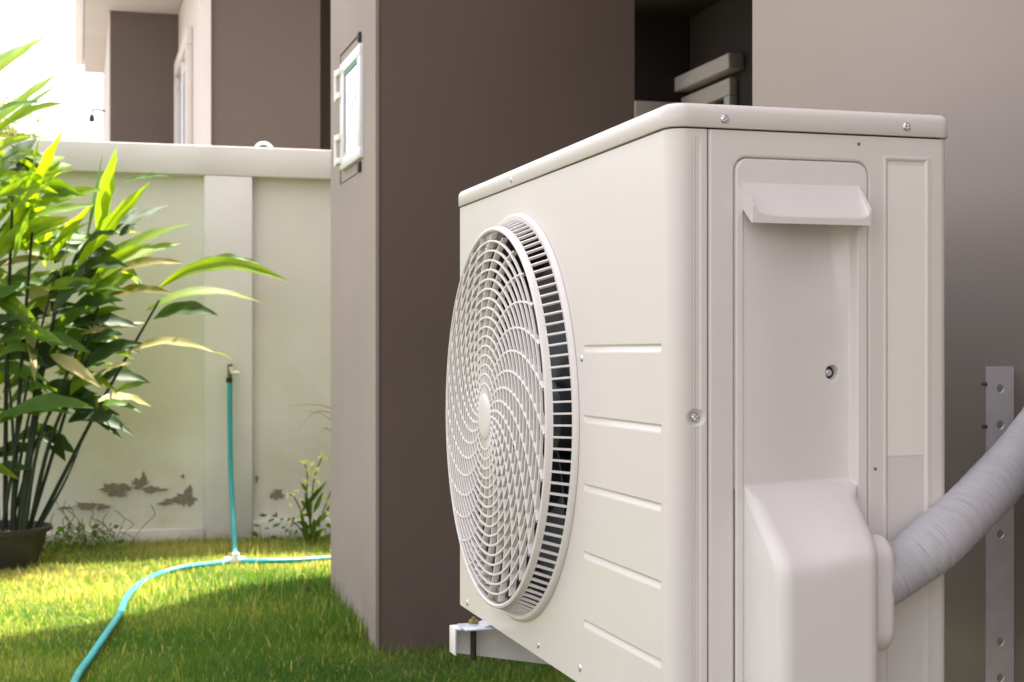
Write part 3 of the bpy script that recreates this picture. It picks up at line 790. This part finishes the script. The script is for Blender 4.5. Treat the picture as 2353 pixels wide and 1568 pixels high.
# ================================================================== WRAPPED PIPE
pp = [(2008, 1342, 1.398), (2075, 1302, 1.402), (2150, 1245, 1.40), (2235, 1165, 1.425), (2310, 1085, 1.47), (2390, 985, 1.53), (2470, 880, 1.60), (2520, 790, 1.66)]
path = catmull([atY(*p) for p in pp], 36); npth = len(path)
def pr(i, a):
    s = i*.115+a/(2*math.pi); f = s-math.floor(s)
    return 1+.022*f+.012*math.sin(i*.9+3*math.sin(a*2+i*.05))*(.4+.6*math.sin(i*.13+a))+.02*math.sin(i*.10+1)+.015*math.sin(a*2+i*.04)
bm = bmesh.new(); tube(bm, path, .0292, 40, rf=pr)
pipe_o = finish(bm, 'wrapped_pipe', tape, sharp=80)
for nm, fn in (('along', lambda i: (i//40)/36.*5.), ('around', lambda i: abs((i % 40)-20)/20.)):
    at_ = pipe_o.data.attributes.new(nm, 'FLOAT', 'POINT'); at_.data.foreach_set('value', np.array([fn(i) for i in range(len(pipe_o.data.vertices))], dtype=np.float32))
pipe = tag(pipe_o, 'thick grey tape wrapped refrigerant pipe rising from the unit to the right', 'pipe')

# ================================================================== TAP AND HOSE
tp = atY(529, 856, FY-.07)
tap = thing('garden_tap', tp, 'small metal garden tap with white lever on the pale garden wall', 'tap')
bm = bmesh.new(); tube(bm, [tp+Vector((0, .07, .03)), tp+Vector((0, 0, .03))], .010, 10); tube(bm, [tp+Vector((0, 0, .045)), tp+Vector((-.004, 0, -.03))], .0125, 12)
finish(bm, 'spout', rust, tap)
bm = bmesh.new(); tube(bm, [tp+Vector((.004, -.012, .03)), tp+Vector((.008, -.014, .0)), tp+Vector((.045, -.016, -.004))], [.014, .011, .012], 10); finish(bm, 'lever', conn_m, tap)
bm = bmesh.new(); tube(bm, [tp+Vector((-.005, 0, -.028)), tp+Vector((-.005, 0, -.055))], .0165, 12); finish(bm, 'collar', dark_m, tap)
hose = thing('garden_hose', ground(541, 1290), 'turquoise garden hose hanging from the tap and snaking across the lawn', 'hose')
g0 = ground(541, 1288, .018)
hp_ = catmull([atY(528, 874, FY-.07), atY(528, 960, FY-.08), atY(530, 1080, FY-.10), atY(535, 1180, FY-.2), atY(539, 1245, FY-.42), g0], 10)
bm = bmesh.new(); tube(bm, hp_, .0135, 12); finish(bm, 'drop_tube', hose_m, hose)
HZ = .016
lawnpath = [(765+220, 1275), (860, 1280), (765, 1283), (680, 1288), (600, 1290), (541, 1291), (480, 1297), (420, 1305), (360, 1322), (318, 1345), (290, 1375), (278, 1405), (262, 1432), (232, 1475), (205, 1515), (180, 1550), (165, 1590), (150, 1650)]
bm = bmesh.new(); lp_ = catmull([ground(x, y, HZ+.006*math.sin(i*2.1)) for i, (x, y) in enumerate(lawnpath)], 8)
tube(bm, lp_, .0125, 12); finish(bm, 'lawn_tube', hose_m, hose)
bm = bmesh.new(); tube(bm, [g0+Vector((0, 0, .035)), g0+Vector((0, 0, .0))], .0175, 12); tube(bm, [g0+Vector((-.05, 0, 0)), g0+Vector((.045, 0, 0))], .0165, 12); finish(bm, 'connector', conn_m, hose)

# ================================================================== POT PLANT
pc = ground(-25, 1312); PR = .27
pot = thing('plant_pot', (pc.x, pc.y+PR*.8, 0), 'round black plastic plant pot on the grass at the left edge', 'pot')
PC = Vector((pc.x, pc.y+PR*.8, -.02)); ph = .200
bm = bmesh.new(); lathe(bm, [(.0005, .0), (PR*.74, 0), (PR*.93, ph-.03), (PR*.93, ph-.025), (PR, ph-.022), (PR+.004, ph), (PR-.012, ph+.002), (PR-.02, ph-.03), (PR-.03, ph-.09)], 48, Matrix.Translation(PC)); finish(bm, 'pot_body', potm, pot)
bm = bmesh.new(); lathe(bm, [(PR-.022, ph-.04), (PR*.6, ph-.025), (.0005, ph-.02)], 32, Matrix.Translation(PC))
for v in bm.verts: v.co.z += random.uniform(-.006, .006)
finish(bm, 'soil', soil, pot)
YP = PC.y
plant = thing('ginger_plant', (PC.x, PC.y, ph-.02), 'tall leafy ginger like plant with long arching yellow green leaves in the black pot', 'plant')
def pxY(x, y, Y): return atY(x, y, Y)
def leaf(B, T, w, sag, mk, face, fold=.28, seg=16, parent=plant, name='leaf', shape=.85):
    B = Vector(B); T = Vector(T); d = T-B; L = d.length
    up = Vector((0, 0, 1)); view = Vector((-.35, -1, 0)).normalized()
    if abs(d.normalized().z) > .75: nrm0 = (view*math.sin(face)+Vector((1, 0, 0))*math.cos(face))
    else: nrm0 = up*math.cos(face)+view*math.sin(face)
    ctr = [B.lerp(T, t)+up*sag*(4*t*(1-t))*(1-.25*(t-.5)) for t in np.linspace(0, 1, seg+1)]
    V, Fq = [], []; cross = (-1, -.52, 0, .52, 1); wob = random.uniform(0, 6); am = random.uniform(.07, .20)
    for i, c in enumerate(ctr):
        t = i/seg; tg = (ctr[min(i+1, seg)]-ctr[max(i-1, 0)]).normalized()
        s = tg.cross(nrm0).normalized(); n_ = s.cross(tg).normalized()
        ww = w*.5*max(.02, (math.sin(math.pi*min(1, t**shape*1.0))**.9)*(1-.15*t)*(1+.05*math.sin(t*23+wob))) if 0 < t < 1 else w*.02
        for q in cross:
            r1 = am*math.sin(t*17+wob+q*1.5)*abs(q)
            V.append(c+s*ww*q+n_*ww*(fold*abs(q)+r1))
    k = len(cross)
    for i in range(seg):
        for j in range(k-1): a = i*k+j; Fq.append((a, a+1, a+k+1, a+k))
    return npmesh(name, [tuple(v) for v in V], Fq, LM[mk], parent)
SPX = 7.2/F
LEAVES = [(-30, 185, 107, 84, 34, 8, 0), (-30, 300, 139, 165, 30, 5, 0), (-25, 320, 152, 238, 44, 18, 0), (72, 450, 147, 298, 40, 0, 0), (-5, 400, 86, 318, 48, 4, 2),
 (-25, 430, 108, 350, 44, 8, 2), (-30, 470, 130, 395, 44, 10, 0), (-20, 610, 98, 455, 46, 10, 0), (68, 430, 122, 612, 50, -2, 0), (197, 560, 236, 350, 11, 0, 1),
 (238, 545, 269, 362, 58, 0, 0), (75, 480, 246, 434, 38, 8, 0), (175, 615, 347, 418, 46, 6, 0), (240, 540, 387, 472, 34, 4, 2), (245, 530, 316, 478, 32, 4, 2),
 (285, 420, 393, 405, 20, 6, 1), (178, 655, 437, 516, 44, 26, 0), (195, 665, 416, 560, 40, 22, 0), (215, 640, 350, 560, 34, 12, 0), (235, 640, 425, 606, 36, 18, 4),
 (362, 665, 665, 649, 46, 48, 0), (440, 615, 597, 606, 30, 16, 1), (335, 715, 602, 697, 40, 36, 0), (235, 690, 398, 676, 38, 16, 4), (352, 735, 500, 725, 50, 20, 2),
 (278, 822, 492, 810, 36, 30, 3), (478, 808, 536, 830, 11, 6, 4), (-10, 795, 147, 792, 44, 28, 1), (55, 625, 116, 728, 54, 0, 3), (-25, 660, 115, 790, 34, 12, 0),
 (60, 700, 80, 880, 36, 0, 3), (5, 905, 112, 905, 36, 30, 0), (110, 880, 274, 1002, 48, 26, 2), (15, 960, 215, 938, 48, 22, 1), (222, 925, 350, 937, 34, 18, 3),
 (140, 815, 322, 812, 44, 22, 2), (190, 890, 346, 882, 46, 24, 2), (115, 815, 232, 892, 34, 8, 3), (90, 1010, 172, 1042, 44, 12, 2), (-15, 1050, 92, 1030, 38, 8, 2),
 (-20, 1085, 68, 1080, 34, 8, 2), (170, 745, 320, 752, 44, 12, 2), (185, 770, 335, 742, 30, 4, 4), (-30, 620, 150, 600, 36, 12, 4), (20, 740, 180, 700, 42, 10, 2), (100, 690, 250, 640, 46, 10, 2),
 (0, 560, 160, 500, 40, 10, 0), (110, 600, 215, 470, 40, 4, 0), (-30, 530, 115, 425, 44, 8, 0), (150, 660, 300, 600, 36, 6, 2), (-30, 830, 110, 845, 50, 24, 2), (60, 870, 200, 800, 44, 10, 2),
 (-30, 700, 90, 655, 44, 12, 1), (200, 830, 330, 790, 40, 12, 2), (140, 940, 225, 905, 34, 8, 2), (40, 1010, 130, 985, 36, 8, 2), (105, 540, 205, 500, 24, 6, 3), (140, 640, 165, 530, 26, 0, 3),
 (225, 870, 300, 835, 26, 8, 3), (262, 905, 345, 880, 24, 6, 1), (120, 740, 260, 770, 40, 10, 2), (60, 800, 195, 860, 44, 14, 2), (30, 610, 70, 480, 40, 0, 1), (95, 540, 60, 400, 40, 0, 2), (110, 430, 20, 330, 34, 4, 2)]
for i, (bx, by, tx, ty, w, sag, mk) in enumerate(LEAVES):
    Y0 = YP+random.uniform(-.12, .12); Y1 = YP+random.uniform(-.38, .30)
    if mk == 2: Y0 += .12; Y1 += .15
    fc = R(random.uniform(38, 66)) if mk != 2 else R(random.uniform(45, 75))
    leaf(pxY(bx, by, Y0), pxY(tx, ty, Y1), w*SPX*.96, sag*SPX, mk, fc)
    if mk in (0, 1, 2) and tx < 345 and w > 20:
        q_ = lambda a: a+random.uniform(-34, 34)
        leaf(pxY(q_(bx), q_(by), Y0+.05), pxY(q_(tx)-24, q_(ty)+8, Y1+random.uniform(-.1, .2)), w*SPX*random.uniform(.6, .9), sag*SPX, random.choice([0, mk, mk, 1]), R(random.uniform(30, 75)))
rr_ = random.Random(5)
for i in range(210):     # inner and out of frame leaves
    bx = rr_.uniform(-330, 240); by = rr_.uniform(380, 980)
    if bx > 130 and by < 560: by += 240
    an = rr_.uniform(-.5, .9) if bx > -60 else rr_.uniform(-.5, 3.6); ln = rr_.uniform(110, 210)
    tx, ty = bx+math.cos(an)*ln*.8, by-math.sin(an)*ln*.6
    if tx > 330: continue
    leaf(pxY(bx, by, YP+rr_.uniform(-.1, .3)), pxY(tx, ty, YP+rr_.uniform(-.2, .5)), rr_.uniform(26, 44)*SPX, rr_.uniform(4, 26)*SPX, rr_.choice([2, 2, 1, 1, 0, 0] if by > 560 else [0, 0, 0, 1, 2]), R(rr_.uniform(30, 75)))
CANES = [(82, 1225, 230, 930, 366, 690, .011), (60, 1222, 95, 1000, 200, 760, .011), (45, 1222, 80, 950, 130, 700, .017), (70, 1225, 120, 1000, 215, 800, .012), (30, 1222, 45, 900, 75, 520, .013), (12, 1222, 15, 850, 30, 430, .013),
         (-5, 1222, -20, 850, -30, 420, .013), (-30, 1222, -70, 850, -120, 480, .012), (25, 1222, 55, 1010, 110, 780, .010), (-50, 1222, -120, 900, -230, 560, .012), (68, 1222, 150, 950, 245, 640, .010),
         (52, 1225, 66, 1080, 95, 900, .016), (38, 1222, 30, 1000, 10, 760, .010), (95, 1222, 150, 1105, 200, 985, .008), (5, 1222, 60, 900, 130, 620, .009), (20, 1222, 90, 1000, 180, 850, .009)]
for x0, y0, x1, y1, x2, y2, r in CANES:
    f_ = lambda x: max(-PR*.75, min(PR*.75, (pxY(x, 1222, YP).x-PC.x)))
    b0 = Vector((PC.x+f_(x0)*.95, YP+random.uniform(-.13, .1), ph-.065)); Y = b0.y
    q = catmull([b0, pxY(x1, y1, Y+.02), pxY(x2, y2, YP+random.uniform(-.1, .1))], 8)
    bm = bmesh.new(); tube(bm, q, [r*(1-.55*i/len(q)) for i in range(len(q))], 8); finish(bm, 'cane', cane_m, plant)

# ================================================================== FLOWERING WEED by the pillar
wx = ground(720, 1262)
weed = thing('flowering_weed', (wx.x, 7.85, 0), 'small weed with pale yellow blossoms at the foot of the garden wall beside the pillar', 'plant')
WY = 7.85
stems = [[(712, 1265), (715, 1180), (722, 1100), (742, 1045)], [(712, 1262), (700, 1200), (680, 1150), (664, 1135)], [(718, 1262), (735, 1200), (752, 1150), (765, 1120)], [(716, 1230), (705, 1150), (706, 1085), (695, 1060)], [(712, 1262), (690, 1215), (668, 1195)]]
for s in stems:
    q = catmull([atY(x, y, WY+random.uniform(-.05, .05)) for x, y in s], 5); bm = bmesh.new(); tube(bm, q, .0032, 5); finish(bm, 'stem', cane_m, weed)
for (x, y) in [(742, 1042), (748, 1052), (703, 1058), (708, 1082), (715, 1090), (697, 1062), (664, 1135), (672, 1140), (680, 1130), (690, 1155), (666, 1165), (706, 1108), (726, 1098), (735, 1110), (695, 1180), (668, 1195), (745, 1145), (752, 1150), (730, 1080), (750, 1180), (712, 1125), (722, 1130), (700, 1105), (685, 1190), (660, 1140), (738, 1048), (718, 1068), (755, 1200), (732, 1215), (742, 1225)]:
    c = np.array(atY(x, y, WY+random.uniform(-.08, .04))); V, Fq = [], []
    for k in range(7):
        a = np.array([random.gauss(0, 1) for _ in range(3)]); a /= np.linalg.norm(a); b = np.cross(a, [random.gauss(0, 1) for _ in range(3)]); b /= np.linalg.norm(b)
        l = random.uniform(.012, .024); V += [c, c+a*l*.5+b*l*.35, c+a*l, c+a*l*.5-b*l*.35]; Fq.append([4*k+j for j in range(4)])
    npmesh('blossom', V, Fq, flower_m, weed, smooth=False)
for (x, y, tx, ty, w) in [(690, 1180, 752, 1105, 12), (700, 1225, 690, 1170, 10), (715, 1200, 700, 1130, 14), (720, 1180, 742, 1130, 12), (712, 1240, 690, 1215, 14), (718, 1240, 750, 1215, 14), (716, 1150, 735, 1120, 10), (706, 1170, 690, 1150, 9), (722, 1215, 742, 1180, 12), (708, 1210, 680, 1200, 10), (705, 1130, 690, 1110, 8), (716, 1240, 722, 1190, 14), (740, 1200, 758, 1160, 9)]:
    leaf(atY(x, y, WY), atY(tx, ty, WY-.03), w*SPX*1.2, 2*SPX, 1, R(60), parent=weed, seg=6)
spray = thing('arching_grass', (atY(800, 1250, 7.6).x, 7.6, 0), 'thin pale arching grass blades peeping out from behind the beige pillar', 'plant')
bs = Vector((atY(815, 1250, 7.7).x, 7.7, 0))
for pts in ([(830, 1000), (765, 942), (720, 930), (664, 933)], [(830, 1020), (768, 970), (735, 950), (700, 945)], [(830, 1010), (740, 945), (690, 985), (668, 1030)], [(830, 1080), (760, 990), (735, 1000), (728, 1060)], [(830, 1150), (765, 1050), (740, 1090)]):
    q = catmull([bs]+[atY(x, y, 7.7+.03*i) for i, (x, y) in enumerate(pts)], 6); V, Fq = [], []
    for i, c in enumerate(q):
        w = .0075*(1-.85*(i/len(q))**2); V += [tuple(c+Vector((0, 0, w*.5))), tuple(c-Vector((.3*w, .2*w, w*.5)))]
    for i in range(len(q)-1): Fq.append((2*i, 2*i+1, 2*i+3, 2*i+2))
    npmesh('blade', V, Fq, LM[3], spray)

# ================================================================== TWIGGY WEEDS along the wall foot
tw = thing('dry_weed', (atY(230, 1240, 8.05).x, 8.05, 0), 'dry twiggy weed with thin stems against the stained garden wall', 'plant')
r3 = random.Random(9)
for i in range(26):
    x = r3.uniform(130, 300); h = r3.uniform(30, 105); q = [atY(x, 1250, 8.05)]; xx, yy = x, 1250.
    q[0].z = 0
    for k in range(4): xx += r3.uniform(-24, 24); yy -= h/4; q.append(atY(xx, yy, 8.05+r3.uniform(-.04, .04)))
    bm = bmesh.new(); tube(bm, catmull(q, 3), .0022, 4); finish(bm, 'twig', mat('twig%d' % i, (.16, .14, .05), .8) if i == 0 else MATS['twig0'], tw)
def scatter_leaves(name, n, area, size, m, seed, zr, label=None):
    g = np.random.default_rng(seed); V, Fq, T = [], [], []
    for k in range(n):
        x = g.uniform(area[0], area[1]); y = g.uniform(area[2], area[3]); z = g.uniform(*zr)
        a = g.normal(size=3); a[2] = abs(a[2])*.5; a /= np.linalg.norm(a); b = np.cross(a, g.normal(size=3)); b /= np.linalg.norm(b); l = size*g.uniform(.5, 1.4)
        c = np.array([x, y, z]); V += [c, c+a*l*.5+b*l*.28, c+a*l, c+a*l*.5-b*l*.28]; Fq.append([4*k+j for j in range(4)])
        t = g.uniform(.05, .55); T += [t]*4
    return npmesh(name, V, Fq, m, smooth=False, attr=T)
kind(scatter_leaves('ground_cover', 420, (-1.2, .2, 7.8, 8.18), .042, grass_m, 3, (.0, .11)), 'stuff')
kind(scatter_leaves('ground_cover', 160, (.9, 2.2, 7.9, 8.18), .045, grass_m, 4, (.0, .13)), 'stuff')

# ================================================================== GRASS
def grass(name, n, pts_fn, hfn, seed, wid=(.0018, .0036), tone_fn=None):
    g = np.random.default_rng(seed); P = pts_fn(g, n); n = len(P)
    h = hfn(P, g); a = g.uniform(0, 2*np.pi, n); lean = np.abs(g.normal(0, .42, n))+.08
    dx, dy = np.cos(a), np.sin(a); w = g.uniform(wid[0], wid[1], n)*.5*(1+.5*(h > .07))
    b = a+np.pi/2+g.normal(0, .5, n); sx_, sy_ = np.cos(b)*w, np.sin(b)*w
    V = np.zeros((n, 7, 3), np.float32)
    for i, (t, ws) in enumerate(((0, 1.), (.4, .9), (.75, .6))):
        cx = P[:, 0]+dx*h*lean*t*t; cy = P[:, 1]+dy*h*lean*t*t; cz = -.028+h*t*(1-.28*lean*t)
        V[:, 2*i] = np.stack([cx-sx_*ws, cy-sy_*ws, cz], 1); V[:, 2*i+1] = np.stack([cx+sx_*ws, cy+sy_*ws, cz], 1)
    V[:, 6] = np.stack([P[:, 0]+dx*h*lean, P[:, 1]+dy*h*lean, -.028+h*(1-.28*lean)], 1)
    base = (np.arange(n)*7)[:, None]
    tr = np.array([[0, 1, 3], [0, 3, 2], [2, 3, 5], [2, 5, 4], [4, 5, 6]])
    Fq = (base[:, :, None]+tr[None]).reshape(-1, 3)
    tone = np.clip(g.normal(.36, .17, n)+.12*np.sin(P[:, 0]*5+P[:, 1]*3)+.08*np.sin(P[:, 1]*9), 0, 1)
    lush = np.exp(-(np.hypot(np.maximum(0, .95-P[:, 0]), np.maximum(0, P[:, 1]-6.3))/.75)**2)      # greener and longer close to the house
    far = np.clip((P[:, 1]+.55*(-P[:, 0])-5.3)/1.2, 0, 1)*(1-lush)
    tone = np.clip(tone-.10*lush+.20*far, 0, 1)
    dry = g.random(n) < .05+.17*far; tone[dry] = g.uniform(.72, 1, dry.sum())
    if tone_fn: tone = tone_fn(P, tone, g)
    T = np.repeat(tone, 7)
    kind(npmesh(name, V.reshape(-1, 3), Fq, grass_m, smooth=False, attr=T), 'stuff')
def view_pts(g, n):
    # uniform over the lawn in view of the camera and a margin round it
    P = np.stack([g.uniform(-1.6, 2.6, n), g.uniform(3.2, 8.17, n)], 1)
    ang = np.arctan2(P[:, 0], P[:, 1])-TH; px = CX+F*np.tan(ang)
    ok = (px > -260) & (px < 1500)
    inp = (P[:, 0] > XP) & (P[:, 1] > 5.05)&(P[:, 1] < 6.96)
    inp &= ~((P[:, 0] < 1.22) & (P[:, 1] > 6.03))
    inp |= (P[:, 0] > .74) & (P[:, 1] < 2.5)
    potm_ = np.hypot(P[:, 0]-PC.x, P[:, 1]-PC.y) < PR*.8
    return P[ok & ~inp & ~potm_]
def hgt(P, g):
    h = g.uniform(.026, .050, len(P))*(1+.25*np.sin(P[:, 0]*4.3+1)*np.sin(P[:, 1]*3.1))
    dw = np.maximum(0, FY-P[:, 1]); h *= 1+.9*np.exp(-dw/.12)*g.random(len(P))
    d1 = np.hypot(np.maximum(0, np.abs(P[:, 0]-1.2)-.25), np.maximum(0, np.maximum(4.95-P[:, 1], P[:, 1]-6.1)))
    h *= 1+1.5*np.exp(-d1/.16)*g.random(len(P))*(P[:, 1] > 5.2)
    tuft = np.exp(-(np.hypot((P[:, 0]-.70)/.42, (P[:, 1]-6.35)/.55))**2); h *= 1+1.25*tuft*(.4+.6*g.random(len(P)))
    h *= np.where((P[:, 0] > .88) & (P[:, 1] > 4.62) & (P[:, 1] < 5.07), .45+.9*(g.random(len(P)) < .10), 1)
    h *= np.where(g.random(len(P)) < .02, 1.8, 1)
    return h
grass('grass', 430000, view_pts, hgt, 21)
def rest_pts(g, n):
    P = np.stack([g.uniform(-5.5, 1.1, n), g.uniform(-2, 8.1, n)], 1)
    ang = np.arctan2(P[:, 0], P[:, 1])-TH; px = CX+F*np.tan(ang)
    vis = (px > -260) & (px < 1500) & (P[:, 1] > 3.2)
    return P[~vis]
grass('grass', 40000, rest_pts, lambda P, g: g.uniform(.035, .06, len(P)), 22, wid=(.006, .012))
